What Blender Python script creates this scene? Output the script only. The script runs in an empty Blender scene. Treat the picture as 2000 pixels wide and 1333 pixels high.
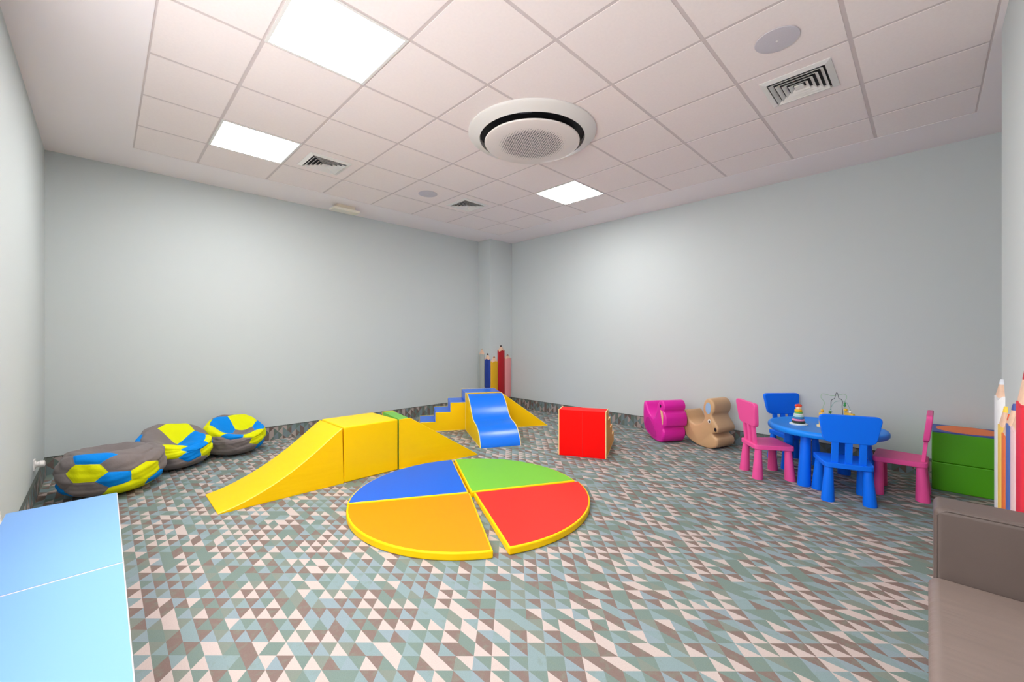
import bpy, bmesh, math, random
import numpy as np
from mathutils import Vector, Matrix

random.seed(7)
S = bpy.context.scene
COL = S.collection
PI = math.pi
R = math.radians

# ------------------------------------------------------------------ camera, exposure, light
CAM = Vector((-0.0625, -5.111, 1.265))
H = 2.985                                   # ceiling height
cam_d = bpy.data.cameras.new('camera')
cam_d.sensor_width = 36.0
cam_d.lens = 805.0 / 2000.0 * 36.0
cam_d.shift_y = -7.2 / 2000.0
cam_d.clip_start = 0.02
cam = bpy.data.objects.new('camera', cam_d)
cam.location = CAM
cam.rotation_euler = (PI / 2, 0, 0.7888 - PI / 2)
COL.objects.link(cam)
S.camera = cam

S.view_settings.view_transform = 'Standard'
S.view_settings.look = 'None'
S.view_settings.gamma = 1.0
S.view_settings.use_curve_mapping = False
S.view_settings.exposure = 1.45

LAMP = 13.0                                 # radiance of the ceiling panels
w = bpy.data.worlds.new('world')
S.world = w
w.use_nodes = True
w.node_tree.nodes['Background'].inputs[0].default_value = (1, 1, 1, 1)
w.node_tree.nodes['Background'].inputs[1].default_value = 3.1


# ------------------------------------------------------------------ materials
def lin(c):
    return tuple(((v / 255) / 12.92 if v / 255 <= 0.04045 else ((v / 255 + 0.055) / 1.055) ** 2.4) for v in c) + (1,)


MATS = {}


def mat(name, rgb, rough=0.5, spec=0.5, noise=None, bump=None, coat=0.0, sheen=0.0, emit=None):
    """rgb in sRGB 0-255; noise=(scale, amount) varies the colour; bump=(scale, strength, stretch)"""
    if name in MATS:
        return MATS[name]
    m = bpy.data.materials.new(name)
    m.use_nodes = True
    nt = m.node_tree
    b = nt.nodes['Principled BSDF']
    b.inputs['Base Color'].default_value = lin(rgb)
    b.inputs['Roughness'].default_value = rough
    b.inputs['Specular IOR Level'].default_value = spec
    if coat:
        b.inputs['Coat Weight'].default_value = coat
        b.inputs['Coat Roughness'].default_value = 0.25
    if sheen:
        b.inputs['Sheen Weight'].default_value = sheen
    tc = nt.nodes.new('ShaderNodeTexCoord')
    if noise:
        n = nt.nodes.new('ShaderNodeTexNoise')
        n.inputs['Scale'].default_value = noise[0]
        n.inputs['Detail'].default_value = 4
        nt.links.new(tc.outputs['Object'], n.inputs['Vector'])
        mx = nt.nodes.new('ShaderNodeMix')
        mx.data_type = 'RGBA'
        mx.inputs['A'].default_value = lin([max(0, v * (1 - noise[1])) for v in rgb])
        mx.inputs['B'].default_value = lin([min(255, v * (1 + noise[1])) for v in rgb])
        nt.links.new(n.outputs['Fac'], mx.inputs['Factor'])
        nt.links.new(mx.outputs['Result'], b.inputs['Base Color'])
    if bump:
        mp = nt.nodes.new('ShaderNodeMapping')
        mp.inputs['Scale'].default_value = bump[2] if len(bump) > 2 else (1, 1, 1)
        nt.links.new(tc.outputs['Object'], mp.inputs['Vector'])
        n = nt.nodes.new('ShaderNodeTexNoise')
        n.inputs['Scale'].default_value = bump[0]
        n.inputs['Detail'].default_value = 5
        nt.links.new(mp.outputs['Vector'], n.inputs['Vector'])
        bp = nt.nodes.new('ShaderNodeBump')
        bp.inputs['Strength'].default_value = bump[1]
        bp.inputs['Distance'].default_value = bump[3] if len(bump) > 3 else 0.01
        nt.links.new(n.outputs['Fac'], bp.inputs['Height'])
        nt.links.new(bp.outputs['Normal'], b.inputs['Normal'])
    if emit:
        b.inputs['Emission Color'].default_value = (1.0, 0.995, 0.985, 1)
        b.inputs['Emission Strength'].default_value = emit
    MATS[name] = m
    return m


def node(nt, t, **kw):
    n = nt.nodes.new(t)
    for k, v in kw.items():
        setattr(n, k, v)
    return n


def mth(nt, op, a, b=None):
    n = nt.nodes.new('ShaderNodeMath')
    n.operation = op
    for i, v in enumerate((a, b)):
        if v is None:
            continue
        if hasattr(v, 'links'):
            nt.links.new(v, n.inputs[i])
        else:
            n.inputs[i].default_value = v
    return n.outputs[0]


def carpet(name, axes, dark=1.0):
    """right-angled triangles: 7.1 cm squares set diagonally, each split along one wall direction"""
    m = bpy.data.materials.new(name)
    m.use_nodes = True
    nt = m.node_tree
    L = nt.links
    b = nt.nodes['Principled BSDF']
    tc = nt.nodes.new('ShaderNodeTexCoord')
    sp = nt.nodes.new('ShaderNodeSeparateXYZ')
    L.new(tc.outputs['Object'], sp.inputs[0])
    A, B = sp.outputs[axes[0]], sp.outputs[axes[1]]
    s = 0.0714 * math.sqrt(2)
    p = mth(nt, 'DIVIDE', mth(nt, 'ADD', A, B), s)
    q = mth(nt, 'DIVIDE', mth(nt, 'SUBTRACT', A, B), s)
    p = mth(nt, 'ADD', p, 0.35)
    q = mth(nt, 'ADD', q, 0.2)
    fp, fq = mth(nt, 'FLOOR', p), mth(nt, 'FLOOR', q)
    rp, rq = mth(nt, 'FRACT', p), mth(nt, 'FRACT', q)
    tri = mth(nt, 'GREATER_THAN', mth(nt, 'ADD', rp, rq), 1.0)
    cb = nt.nodes.new('ShaderNodeCombineXYZ')
    L.new(fp, cb.inputs[0]); L.new(fq, cb.inputs[1])
    wc = nt.nodes.new('ShaderNodeTexWhiteNoise'); wc.noise_dimensions = '3D'
    L.new(cb.outputs[0], wc.inputs['Vector'])
    swap = mth(nt, 'LESS_THAN', wc.outputs['Value'], 0.17)
    light = mth(nt, 'ABSOLUTE', mth(nt, 'SUBTRACT', mth(nt, 'SUBTRACT', 1.0, tri), swap))   # which half of the square is the light one
    cb2 = nt.nodes.new('ShaderNodeCombineXYZ')
    L.new(fp, cb2.inputs[0]); L.new(fq, cb2.inputs[1]); L.new(mth(nt, 'ADD', tri, 3.0), cb2.inputs[2])
    wn = nt.nodes.new('ShaderNodeTexWhiteNoise'); wn.noise_dimensions = '3D'
    L.new(cb2.outputs[0], wn.inputs['Vector'])
    ns = nt.nodes.new('ShaderNodeTexNoise')                   # faint smears inside the coloured triangles
    ns.inputs['Scale'].default_value = 30.0; ns.inputs['Detail'].default_value = 3.0
    L.new(tc.outputs['Object'], ns.inputs['Vector'])
    sm = mth(nt, 'MULTIPLY', mth(nt, 'SUBTRACT', ns.outputs['Fac'], 0.5), 0.7)
    WHT, BLU, GRN, BRN = (188, 173, 167), (134, 149, 155), (115, 131, 124), (125, 107, 101)
    BLU2, GRN2 = (130, 148, 150), (124, 131, 122)

    def ramp(stops, fac):
        rr = nt.nodes.new('ShaderNodeValToRGB')
        rr.color_ramp.interpolation = 'CONSTANT'
        el = rr.color_ramp.elements
        el[0].position, el[0].color = stops[0][0], lin([v * dark for v in stops[0][1]])
        el[1].position, el[1].color = stops[1][0], lin([v * dark for v in stops[1][1]])
        for pz, c in stops[2:]:
            x = el.new(pz); x.color = lin([v * dark for v in c])
        L.new(fac, rr.inputs[0])
        return rr.outputs[0]
    cl = ramp([(0.0, WHT), (0.38, BLU), (0.62, BLU2), (0.84, GRN)], wn.outputs['Value'])
    cd = ramp([(0.0, BRN), (0.47, GRN), (0.72, GRN2), (0.90, BLU2)], wn.outputs['Value'])
    mixs = nt.nodes.new('ShaderNodeMix'); mixs.data_type = 'RGBA'      # smear the darker halves
    L.new(mth(nt, 'MAXIMUM', mth(nt, 'MULTIPLY', sm, 3.2), 0.0), mixs.inputs['Factor'])
    L.new(cd, mixs.inputs['A']); mixs.inputs['B'].default_value = lin([v * dark for v in (120, 132, 118)])
    mx = nt.nodes.new('ShaderNodeMix'); mx.data_type = 'RGBA'
    L.new(light, mx.inputs['Factor'])
    L.new(mixs.outputs['Result'], mx.inputs['A']); L.new(cl, mx.inputs['B'])
    # fibre speckle
    n2 = nt.nodes.new('ShaderNodeTexNoise')
    n2.inputs['Scale'].default_value = 260.0
    L.new(tc.outputs['Object'], n2.inputs['Vector'])
    mr = nt.nodes.new('ShaderNodeMapRange')
    mr.inputs[3].default_value = 0.86; mr.inputs[4].default_value = 1.14
    L.new(n2.outputs['Fac'], mr.inputs[0])
    m2 = nt.nodes.new('ShaderNodeVectorMath'); m2.operation = 'SCALE'
    L.new(mx.outputs['Result'], m2.inputs[0]); L.new(mr.outputs[0], m2.inputs['Scale'])
    L.new(m2.outputs[0], b.inputs['Base Color'])
    bp = nt.nodes.new('ShaderNodeBump')
    bp.inputs['Strength'].default_value = 0.35; bp.inputs['Distance'].default_value = 0.003
    L.new(n2.outputs['Fac'], bp.inputs['Height']); L.new(bp.outputs[0], b.inputs['Normal'])
    b.inputs['Roughness'].default_value = 0.95
    b.inputs['Specular IOR Level'].default_value = 0.15
    return m


def perforated(name, rgb, radius):
    """white sheet with rows of small round holes inside a given radius"""
    m = mat(name, rgb, 0.45)
    nt = m.node_tree
    L = nt.links
    b = nt.nodes['Principled BSDF']
    tc = nt.nodes.new('ShaderNodeTexCoord')
    sp = nt.nodes.new('ShaderNodeSeparateXYZ')
    L.new(tc.outputs['Object'], sp.inputs[0])
    x, y = sp.outputs[0], sp.outputs[1]
    pitch = 0.021
    row = mth(nt, 'FLOOR', mth(nt, 'DIVIDE', y, pitch * 0.866))
    off = mth(nt, 'MULTIPLY', mth(nt, 'FLOORED_MODULO', row, 2.0), 0.5)
    fx = mth(nt, 'SUBTRACT', mth(nt, 'FRACT', mth(nt, 'ADD', mth(nt, 'DIVIDE', x, pitch), off)), 0.5)
    fy = mth(nt, 'MULTIPLY', mth(nt, 'SUBTRACT', mth(nt, 'FRACT', mth(nt, 'DIVIDE', y, pitch * 0.866)), 0.5), 0.866)
    d = mth(nt, 'SQRT', mth(nt, 'ADD', mth(nt, 'MULTIPLY', fx, fx), mth(nt, 'MULTIPLY', fy, fy)))
    rr = mth(nt, 'SQRT', mth(nt, 'ADD', mth(nt, 'MULTIPLY', x, x), mth(nt, 'MULTIPLY', y, y)))
    # holes shrink towards the rim
    hole = mth(nt, 'MULTIPLY', mth(nt, 'MINIMUM', mth(nt, 'MULTIPLY', mth(nt, 'SUBTRACT', radius, rr), 14.0), 1.0), 0.34)
    inside = mth(nt, 'LESS_THAN', d, hole)
    mx = nt.nodes.new('ShaderNodeMix'); mx.data_type = 'RGBA'
    L.new(inside, mx.inputs['Factor'])
    mx.inputs['A'].default_value = lin(rgb)
    mx.inputs['B'].default_value = lin((52, 50, 55))
    L.new(mx.outputs['Result'], b.inputs['Base Color'])
    return m


WALL = mat('wall_paint', (200, 206, 206), 0.7, 0.25, bump=(220, 0.05, (1, 1, 1), 0.002))
CEIL_P = mat('ceiling_plaster', (247, 238, 238), 0.8, 0.2)
TILE = mat('ceiling_tile', (247, 235, 232), 0.9, 0.1, noise=(60, 0.015), bump=(300, 0.15, (1, 1, 1), 0.002))
RAIL = mat('ceiling_rail', (214, 200, 198), 0.6)
CARPET = carpet('carpet_triangles', (0, 1))
SKIRT_X = carpet('carpet_skirting_x', (0, 2), 0.9)
SKIRT_Y = carpet('carpet_skirting_y', (1, 2), 0.9)
EDGE = mat('skirting_edge', (74, 80, 74), 0.6)
WHITE = mat('white_plastic', (232, 228, 224), 0.4)
DARK = mat('dark_void', (26, 24, 28), 0.6)
GREY = mat('speaker_grey', (206, 199, 206), 0.6, noise=(400, 0.06))
EMIT = mat('lamp_diffuser', (255, 255, 255), 0.5, emit=LAMP)
YELLOW = mat('yellow_vinyl', (250, 200, 0), 0.45, 0.22, bump=(3.2, 0.35, (1, 1, 5), 0.012))
YELLOW_S = mat('yellow_vinyl_smooth', (250, 202, 0), 0.45, 0.22)
YPIPE = mat('pale_yellow_piping', (255, 226, 96), 0.4)
CREAM = mat('cream_piping', (250, 226, 160), 0.4)
BLUE_V = mat('blue_vinyl', (0, 114, 236), 0.29, 0.5)
GREEN_V = mat('green_vinyl', (104, 178, 62), 0.42)
RED_V = mat('red_vinyl', (255, 4, 2), 0.5, 0.15, bump=(4.0, 0.15, (1, 1, 2), 0.01))
MAT_B = mat('mat_blue', (22, 98, 210), 0.5, 0.25)
MAT_G = mat('mat_green', (118, 190, 58), 0.5, 0.25)
MAT_R = mat('mat_red', (222, 44, 32), 0.5, 0.25)
MAT_O = mat('mat_orange', (232, 142, 0), 0.5, 0.2)
PL_BLUE = mat('blue_plastic', (0, 116, 255), 0.45, 0.3)
PL_BLUE_LIT = mat('lit_blue_plastic', (0, 138, 248), 0.42, 0.35)  # tabletop copy of the blue plastic, light from above put into the colour
PL_PINK = mat('pink_plastic', (244, 88, 162), 0.45, 0.3)
MAGENTA = mat('magenta_vinyl', (226, 30, 168), 0.35)
BEIGE = mat('beige_vinyl', (206, 166, 124), 0.38, noise=(3, 0.05))
GREEN_B = mat('deep_green_vinyl', (80, 168, 0), 0.4)
ORANGE = mat('orange_vinyl', (250, 124, 50), 0.5)
BLUE_D = mat('deep_blue_vinyl', (66, 84, 168), 0.5)
LEATHER = mat('taupe_leather', (128, 112, 105), 0.42, 0.45, noise=(5, 0.04), bump=(1.1, 0.4, (5, 0.4, 2), 0.03))
LEATHER_SHADED = mat('taupe_leather_shaded', (98, 85, 80), 0.5, 0.4, noise=(9, 0.04), bump=(120, 0.12, (1, 1, 1), 0.002))  # darker copy of the leather, the arm's shade put into the colour
FAB_G = mat('grey_fabric', (124, 115, 114), 0.85, 0.2, bump=(9, 0.5, (1, 1, 1), 0.02), sheen=0.1)
FAB_B = mat('azure_fabric', (0, 134, 226), 0.8, 0.2, bump=(9, 0.5, (1, 1, 1), 0.02))
FAB_Y = mat('lime_fabric', (222, 226, 0), 0.8, 0.2, bump=(9, 0.5, (1, 1, 1), 0.02))
LBLUE = mat('pale_blue_laminate', (122, 168, 226), 0.45, 0.35)
EDGE_P = mat('pale_edge_band', (226, 212, 218), 0.5)


# ------------------------------------------------------------------ mesh helpers
def link(name, me, parent=None, loc=(0, 0, 0), rz=0.0):
    o = bpy.data.objects.new(name, me)
    COL.objects.link(o)
    o.location = loc
    o.rotation_euler = (0, 0, rz)
    if parent:
        o.parent = parent
    return o


def empty(name, label, cat, loc=(0, 0, 0), rz=0.0, group=None):
    o = bpy.data.objects.new(name, None)
    COL.objects.link(o)
    o.empty_display_size = 0.1
    o.location = loc
    o.rotation_euler = (0, 0, rz)
    o['label'] = label
    o['category'] = cat
    if group:
        o['group'] = group
    return o


class MB:
    """collects geometry and links it as one mesh object"""
    def __init__(self):
        self.v, self.f, self.mi = [], [], []

    def add(self, vs, fs, mi=0):
        k = len(self.v)
        self.v += [tuple(p) for p in vs]
        self.f += [tuple(i + k for i in f) for f in fs]
        self.mi += [mi] * len(fs)
        return self

    def box(self, x0, x1, y0, y1, z0, z1, mi=0):
        vs = [(x0, y0, z0), (x1, y0, z0), (x1, y1, z0), (x0, y1, z0), (x0, y0, z1), (x1, y0, z1), (x1, y1, z1), (x0, y1, z1)]
        return self.add(vs, [(3, 2, 1, 0), (4, 5, 6, 7), (0, 1, 5, 4), (1, 2, 6, 5), (2, 3, 7, 6), (3, 0, 4, 7)], mi)

    def prism(self, prof, a0, a1, fn, mi=0):
        """prof: list of (s, t); extruded from a0 to a1; fn(s, t, a) -> xyz"""
        n = len(prof)
        vs = [fn(s, t, a0) for s, t in prof] + [fn(s, t, a1) for s, t in prof]
        fs = [tuple(range(n)), tuple(range(2 * n - 1, n - 1, -1))]
        fs += [(i, n + i, n + (i + 1) % n, (i + 1) % n) for i in range(n)]
        return self.add(vs, fs, mi)

    def lathe(self, prof, seg=32, mi=0, c=(0, 0, 0), cap=True):
        """prof: list of (r, z)"""
        vs, fs = [], []
        for r, z in prof:
            for i in range(seg):
                a = 2 * PI * i / seg
                vs.append((c[0] + r * math.cos(a), c[1] + r * math.sin(a), c[2] + z))
        for j in range(len(prof) - 1):
            for i in range(seg):
                i2 = (i + 1) % seg
                fs.append((j * seg + i, j * seg + i2, (j + 1) * seg + i2, (j + 1) * seg + i))
        if cap:
            fs.append(tuple(range(seg - 1, -1, -1)))
            fs.append(tuple((len(prof) - 1) * seg + i for i in range(seg)))
        return self.add(vs, fs, mi)

    def tube(self, pts, r, seg=8, mi=0, closed=False):
        P = [Vector(p) for p in pts]
        n = len(P)
        rings = []
        prev = None
        for i in range(n):
            if closed:
                t = (P[(i + 1) % n] - P[i - 1]).normalized()
            else:
                t = (P[min(i + 1, n - 1)] - P[max(i - 1, 0)]).normalized()
            if prev is None:
                u = t.orthogonal().normalized()
            else:
                u = (prev - t * prev.dot(t)).normalized()
            prev = u
            v = t.cross(u)
            rings.append([P[i] + u * (r * math.cos(2 * PI * k / seg)) + v * (r * math.sin(2 * PI * k / seg)) for k in range(seg)])
        vs = [p for ring in rings for p in ring]
        fs = []
        for i in range(n if closed else n - 1):
            j = (i + 1) % n
            for k in range(seg):
                k2 = (k + 1) % seg
                fs.append((i * seg + k, i * seg + k2, j * seg + k2, j * seg + k))
        if not closed:
            fs.append(tuple(range(seg - 1, -1, -1)))
            fs.append(tuple((n - 1) * seg + k for k in range(seg)))
        return self.add(vs, fs, mi)

    def build(self, name, mats, parent=None, smooth=False, bevel=None, seg=2, loc=(0, 0, 0), rz=0.0, angle=35):
        me = bpy.data.meshes.new(name)
        me.from_pydata(self.v, [], self.f)
        for m in (mats if isinstance(mats, (list, tuple)) else [mats]):
            me.materials.append(m)
        me.polygons.foreach_set('material_index', self.mi)
        bm = bmesh.new()
        bm.from_mesh(me)
        bmesh.ops.remove_doubles(bm, verts=bm.verts, dist=1e-6)
        bmesh.ops.recalc_face_normals(bm, faces=bm.faces)
        if smooth:
            for f in bm.faces:
                f.smooth = True
            for e in bm.edges:
                if len(e.link_faces) == 2 and e.calc_face_angle(0) > R(angle):
                    e.smooth = False
        bm.to_mesh(me)
        bm.free()
        o = link(name, me, parent, loc, rz)
        if bevel:
            for p in me.polygons:
                p.use_smooth = True
            md = o.modifiers.new('bevel', 'BEVEL')
            md.width = bevel
            md.segments = seg
            md.limit_method = 'ANGLE'
            md.angle_limit = R(32)
            md.harden_normals = True
        return o


def structure(o):
    o['kind'] = 'structure'
    return o


def tag(o, label, cat, group=None):
    o['label'] = label
    o['category'] = cat
    if group:
        o['group'] = group
    return o


def copy_tree(root, loc, rz, label):
    r = root.copy()
    COL.objects.link(r)
    r.location = loc
    r.rotation_euler = (0, 0, rz)
    r['label'] = label
    for ch in list(root.children):
        c = ch.copy()
        COL.objects.link(c)
        c.parent = r
        for g in ch.children:
            d = g.copy()
            COL.objects.link(d)
            d.parent = c
    return r


def smooth_path(pts, n=8, closed=False):
    """Catmull-Rom through 2D or 3D points"""
    P = [np.array(p, float) for p in pts]
    out = []
    m = len(P)
    for i in range(m if closed else m - 1):
        if closed:
            a, b, c, d = P[i - 1], P[i], P[(i + 1) % m], P[(i + 2) % m]
        else:
            a, b, c, d = P[max(i - 1, 0)], P[i], P[i + 1], P[min(i + 2, m - 1)]
        for k in range(n):
            t = k / n
            out.append(tuple(0.5 * ((2 * b) + (-a + c) * t + (2 * a - 5 * b + 4 * c - d) * t * t + (-a + 3 * b - 3 * c + d) * t ** 3)))
    if not closed:
        out.append(tuple(P[-1]))
    return out


# ------------------------------------------------------------------ room
XL, XR = -0.44, 5.27                        # left wall, right-hand far wall
YA = 0.585                                  # far wall
YR = -6.10                                  # wall behind the sofa
PX0, PX1, PY = 2.50, 3.50, -5.405           # pier on the right
T = 0.12

structure(MB().box(XL - T, XR + T, YR - T, YA + T, -0.1, 0.0).build('floor', CARPET))
WY0, WY1, WZ0, WZ1 = -4.90, -2.30, 0.95, 2.35      # unseen window, added beside the camera for fill daylight
wl = MB()
wl.box(XL - T, XL, YR - T, WY0, 0, H + 0.1)
wl.box(XL - T, XL, WY1, YA + T, 0, H + 0.1)
wl.box(XL - T, XL, WY0, WY1, 0, WZ0)
wl.box(XL - T, XL, WY0, WY1, WZ1, H + 0.1)
structure(wl.build('wall_left', WALL))
wf = MB()
for bx in ((WY0, WY1, WZ0, WZ0 + 0.05), (WY0, WY1, WZ1 - 0.05, WZ1), (WY0, WY0 + 0.05, WZ0 + 0.05, WZ1 - 0.05), (WY1 - 0.05, WY1, WZ0 + 0.05, WZ1 - 0.05),
           ((WY0 + WY1) / 2 - 0.03, (WY0 + WY1) / 2 + 0.03, WZ0 + 0.05, WZ1 - 0.05)):
    wf.box(XL - 0.09, XL - 0.03, *bx)
wfo = structure(wf.build('fill_window_1', WHITE))
gm = bpy.data.materials.new('fill_window_glass'); gm.use_nodes = True
gn = gm.node_tree; gn.nodes.remove(gn.nodes['Principled BSDF'])
gt, gg, gx_ = gn.nodes.new('ShaderNodeBsdfTransparent'), gn.nodes.new('ShaderNodeBsdfGlossy'), gn.nodes.new('ShaderNodeMixShader')
gg.inputs['Roughness'].default_value = 0.02; gx_.inputs[0].default_value = 0.06
gn.links.new(gt.outputs[0], gx_.inputs[1]); gn.links.new(gg.outputs[0], gx_.inputs[2]); gn.links.new(gx_.outputs[0], gn.nodes['Material Output'].inputs[0])
MB().box(XL - 0.064, XL - 0.060, WY0 + 0.05, WY1 - 0.05, WZ0 + 0.05, WZ1 - 0.05).build('pane', gm, wfo)
pl = bpy.data.lights.new('fill_window_portal', 'AREA'); pl.shape = 'RECTANGLE'; pl.size = WZ1 - WZ0; pl.size_y = WY1 - WY0; pl.cycles.is_portal = True
po = bpy.data.objects.new('fill_window_portal', pl); po.location = (XL - 0.1, (WY0 + WY1) / 2, (WZ0 + WZ1) / 2); po.rotation_euler = (0, -PI / 2, 0); COL.objects.link(po)
structure(MB().box(XL, XR + T, YA, YA + T, 0, H + 0.1).build('wall_back', WALL))
structure(MB().box(XR, XR + T, YR - T, YA, 0, H + 0.1).build('wall_right', WALL))
structure(MB().box(XL, XR, YR - T, YR, 0, H + 0.1).build('wall_front', WALL))
structure(MB().box(PX0, PX1, YR, PY, 0, H).build('wall_pier', WALL, bevel=0.004))
CX, CY = 4.735, 0.255                       # corner column
structure(MB().box(CX, XR, CY, YA, 0, H).build('wall_corner', WALL, bevel=0.006))

gx = [0.13] + [0.6 * i for i in range(1, 8)] + [4.676]
gy = [-0.03] + [-0.6 * i for i in range(1, 9)] + [-5.38]
cm = MB()
cm.box(XL - T, gx[0], YR - T, YA + T, H, H + 0.1, 0)
cm.box(gx[-1], XR + T, YR - T, YA + T, H, H + 0.1, 0)
cm.box(gx[0], gx[-1], gy[0], YA + T, H, H + 0.1, 0)
cm.box(gx[0], gx[-1], YR - T, gy[-1], H, H + 0.1, 0)
g = 0.011
lamps = {(1, 1), (1, 4), (6, 3), (1, 7)}
for i in range(8):
    for j in range(9):
        if (i, j) in lamps:
            continue
        cm.box(gx[i] + g, gx[i + 1] - g, gy[j + 1] + g, gy[j] - g, H + 0.001, H + 0.03, 1)
structure(cm.build('ceiling', [CEIL_P, TILE]))
rm = MB()
rm.box(gx[0], gx[-1], gy[-1], gy[0], H + 0.003, H + 0.012)
structure(rm.build('trim_1', RAIL))

# carpet skirting with a dark edge strip
SK, ST = 0.158, 0.012


def skirting(name, x0, x1, y0, y1, m):
    structure(MB().box(x0, x1, y0, y1, 0, SK).build(name, m))


skirting('baseboard_back', XL, CX, YA - ST, YA, SKIRT_X)
skirting('baseboard_left', XL, XL + ST, YR, YA - ST, SKIRT_Y)
skirting('baseboard_right', XR - ST, XR, YR, CY, SKIRT_Y)
skirting('baseboard_corner', CX - ST, XR - ST, CY - ST, CY, SKIRT_X)
skirting('baseboard_corner_side', CX - ST, CX, CY, YA - ST, SKIRT_Y)
skirting('baseboard_pier', PX0, PX1, PY, PY + ST, SKIRT_X)
skirting('baseboard_pier_side', PX1, PX1 + ST, YR, PY + ST, SKIRT_Y)
e = 0.003
for n_, bx in enumerate(((XL, CX - ST, YA - ST - e, YA), (XL, XL + ST + e, YR, YA - ST - e), (XR - ST - e, XR, YR, CY - ST - e),
                         (CX - ST - e, XR, CY - ST - e, CY), (PX0, PX1, PY, PY + ST + e))):
    structure(MB().box(*bx, SK, SK + 0.006).build('trim_%d' % (n_ + 2), EDGE))

# ------------------------------------------------------------------ ceiling lights
lamp_txt = {(1, 4): 'large bright square ceiling panel light nearest the camera, upper left',
            (1, 1): 'square ceiling panel light at the far left, beside a square vent',
            (6, 3): 'square ceiling panel light near the far corner beyond the round air unit',
            (1, 7): 'square ceiling panel light above the camera, behind the large bright one'}
for (i, j), txt in lamp_txt.items():
    x, y = 0.6 * i + 0.3, -0.6 * j - 0.3
    t = empty('ceiling_light', txt, 'ceiling light', (x, y, H), 0, 'square panel lights in the tiled ceiling')
    fr = MB()
    a, b_ = 0.297, 0.279
    for bx in ((-a, a, b_, a), (-a, a, -a, -b_), (-a, -b_, -b_, b_), (b_, a, -b_, b_)):
        fr.box(*bx, -0.003, 0.02)
    fr.build('frame', WHITE, t)
    MB().box(-b_, b_, -b_, b_, 0.0, 0.018).build('diffuser', EMIT, t)

# ------------------------------------------------------------------ ceiling vents
def vent(i, j, txt, ang=0):
    t = empty('ceiling_vent', txt, 'ceiling vent', (0.6 * i + 0.3, -0.6 * j - 0.3, H), ang, 'square slatted air vents in the ceiling')
    def ring(mb, a, b, z0, z1, z2, z3):
        # square funnel between half-widths a (outer) and b (inner)
        vs = []
        for h, z in ((a, z0), (b, z1), (b - 0.0, z2), (a - 0.0, z3)):
            vs += [(-h, -h, z), (h, -h, z), (h, h, z), (-h, h, z)]
        fs = []
        for r_ in range(4):
            for k in range(4):
                fs.append((r_ * 4 + k, r_ * 4 + (k + 1) % 4, ((r_ + 1) % 4) * 4 + (k + 1) % 4, ((r_ + 1) % 4) * 4 + k))
        mb.add(vs, fs)
    f = MB(); ring(f, 0.195, 0.160, -0.004, -0.014, -0.003, 0.0); f.build('frame', WHITE, t)
    MB().box(-0.162, 0.162, -0.162, 0.162, -0.003, -0.0005).build('backing', DARK, t)
    for k in range(4):
        a = 0.150 - k * 0.032
        s = MB(); ring(s, a, a - 0.020, -0.022, -0.005, -0.003, -0.020)
        s.build('louvre', WHITE, t)
    MB().box(-0.026, 0.026, -0.026, 0.026, -0.020, -0.012).build('centre_plate', WHITE, t)


vent(5, 7, 'large square slatted ceiling vent at the right beside the nearer round speaker')
vent(2, 1, 'square slatted ceiling vent beside the far left panel light')
vent(5, 1, 'small far square ceiling vent closest to the room corner')

# ------------------------------------------------------------------ ceiling speakers
for (i, j), txt in {(4, 7): 'larger round grey ceiling speaker at the upper right beside a vent',
                    (4, 1): 'small far round grey ceiling speaker near the back wall'}.items():
    t = empty('ceiling_speaker', txt, 'speaker', (0.6 * i + 0.3, -0.6 * j - 0.3 + (-0.0), H), 0, 'round grey speakers in the ceiling')
    MB().lathe([(0.108, 0.0), (0.112, -0.003), (0.110, -0.006), (0.103, -0.007)], 40).build('rim', GREY, t, smooth=True)
    MB().lathe([(0.102, -0.0065), (0.060, -0.0085), (0.004, -0.009)], 40).build('grille', GREY, t, smooth=True)
    MB().lathe([(0.006, -0.009), (0.006, -0.012), (0.002, -0.013)], 12).build('badge', WHITE, t, smooth=True)

# ------------------------------------------------------------------ round air conditioner
t = empty('air_conditioner', 'large round white ceiling air conditioner with a perforated centre disc', 'air conditioner', (2.515, -2.755, H))
MB().lathe([(0.535, 0.0), (0.535, -0.010), (0.525, -0.020), (0.470, -0.034), (0.448, -0.048), (0.441, -0.050), (0.440, -0.004)], 96, cap=False).build('outer_ring', WHITE, t, smooth=True)
MB().lathe([(0.441, -0.006), (0.05, -0.004)], 96, cap=True).build('air_slot', DARK, t, smooth=True)
MB().lathe([(0.22, -0.006), (0.355, -0.066), (0.394, -0.072), (0.400, -0.078), (0.396, -0.086), (0.380, -0.092), (0.2, -0.094), (0.01, -0.094)], 96).build('centre_disc', perforated('perforated_panel', (232, 222, 217), 0.30), t, smooth=True)
MB().box(-0.435, -0.405, -0.045, 0.045, -0.04, -0.005).build('slot_bridge', mat('slot_bridge_grey', (84, 84, 92), 0.5), t, rz=R(36))

# ------------------------------------------------------------------ emergency luminaire at the ceiling edge
t = empty('emergency_light', 'small white box luminaire on the ceiling edge above the back wall', 'emergency light', (2.19, 0.27, H))
MB().box(-0.12, 0.12, -0.055, 0.055, -0.045, 0.0).build('housing', mat('old_white_plastic', (222, 210, 190), 0.5), t, bevel=0.004)
MB().prism([(-0.085, -0.047), (0.085, -0.047), (0.07, -0.075), (-0.07, -0.075)], -0.17, 0.17, lambda s, z, a: (a, s, z)).build('lens', mat('lens_white', (232, 226, 210), 0.3), t, bevel=0.004)

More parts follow.
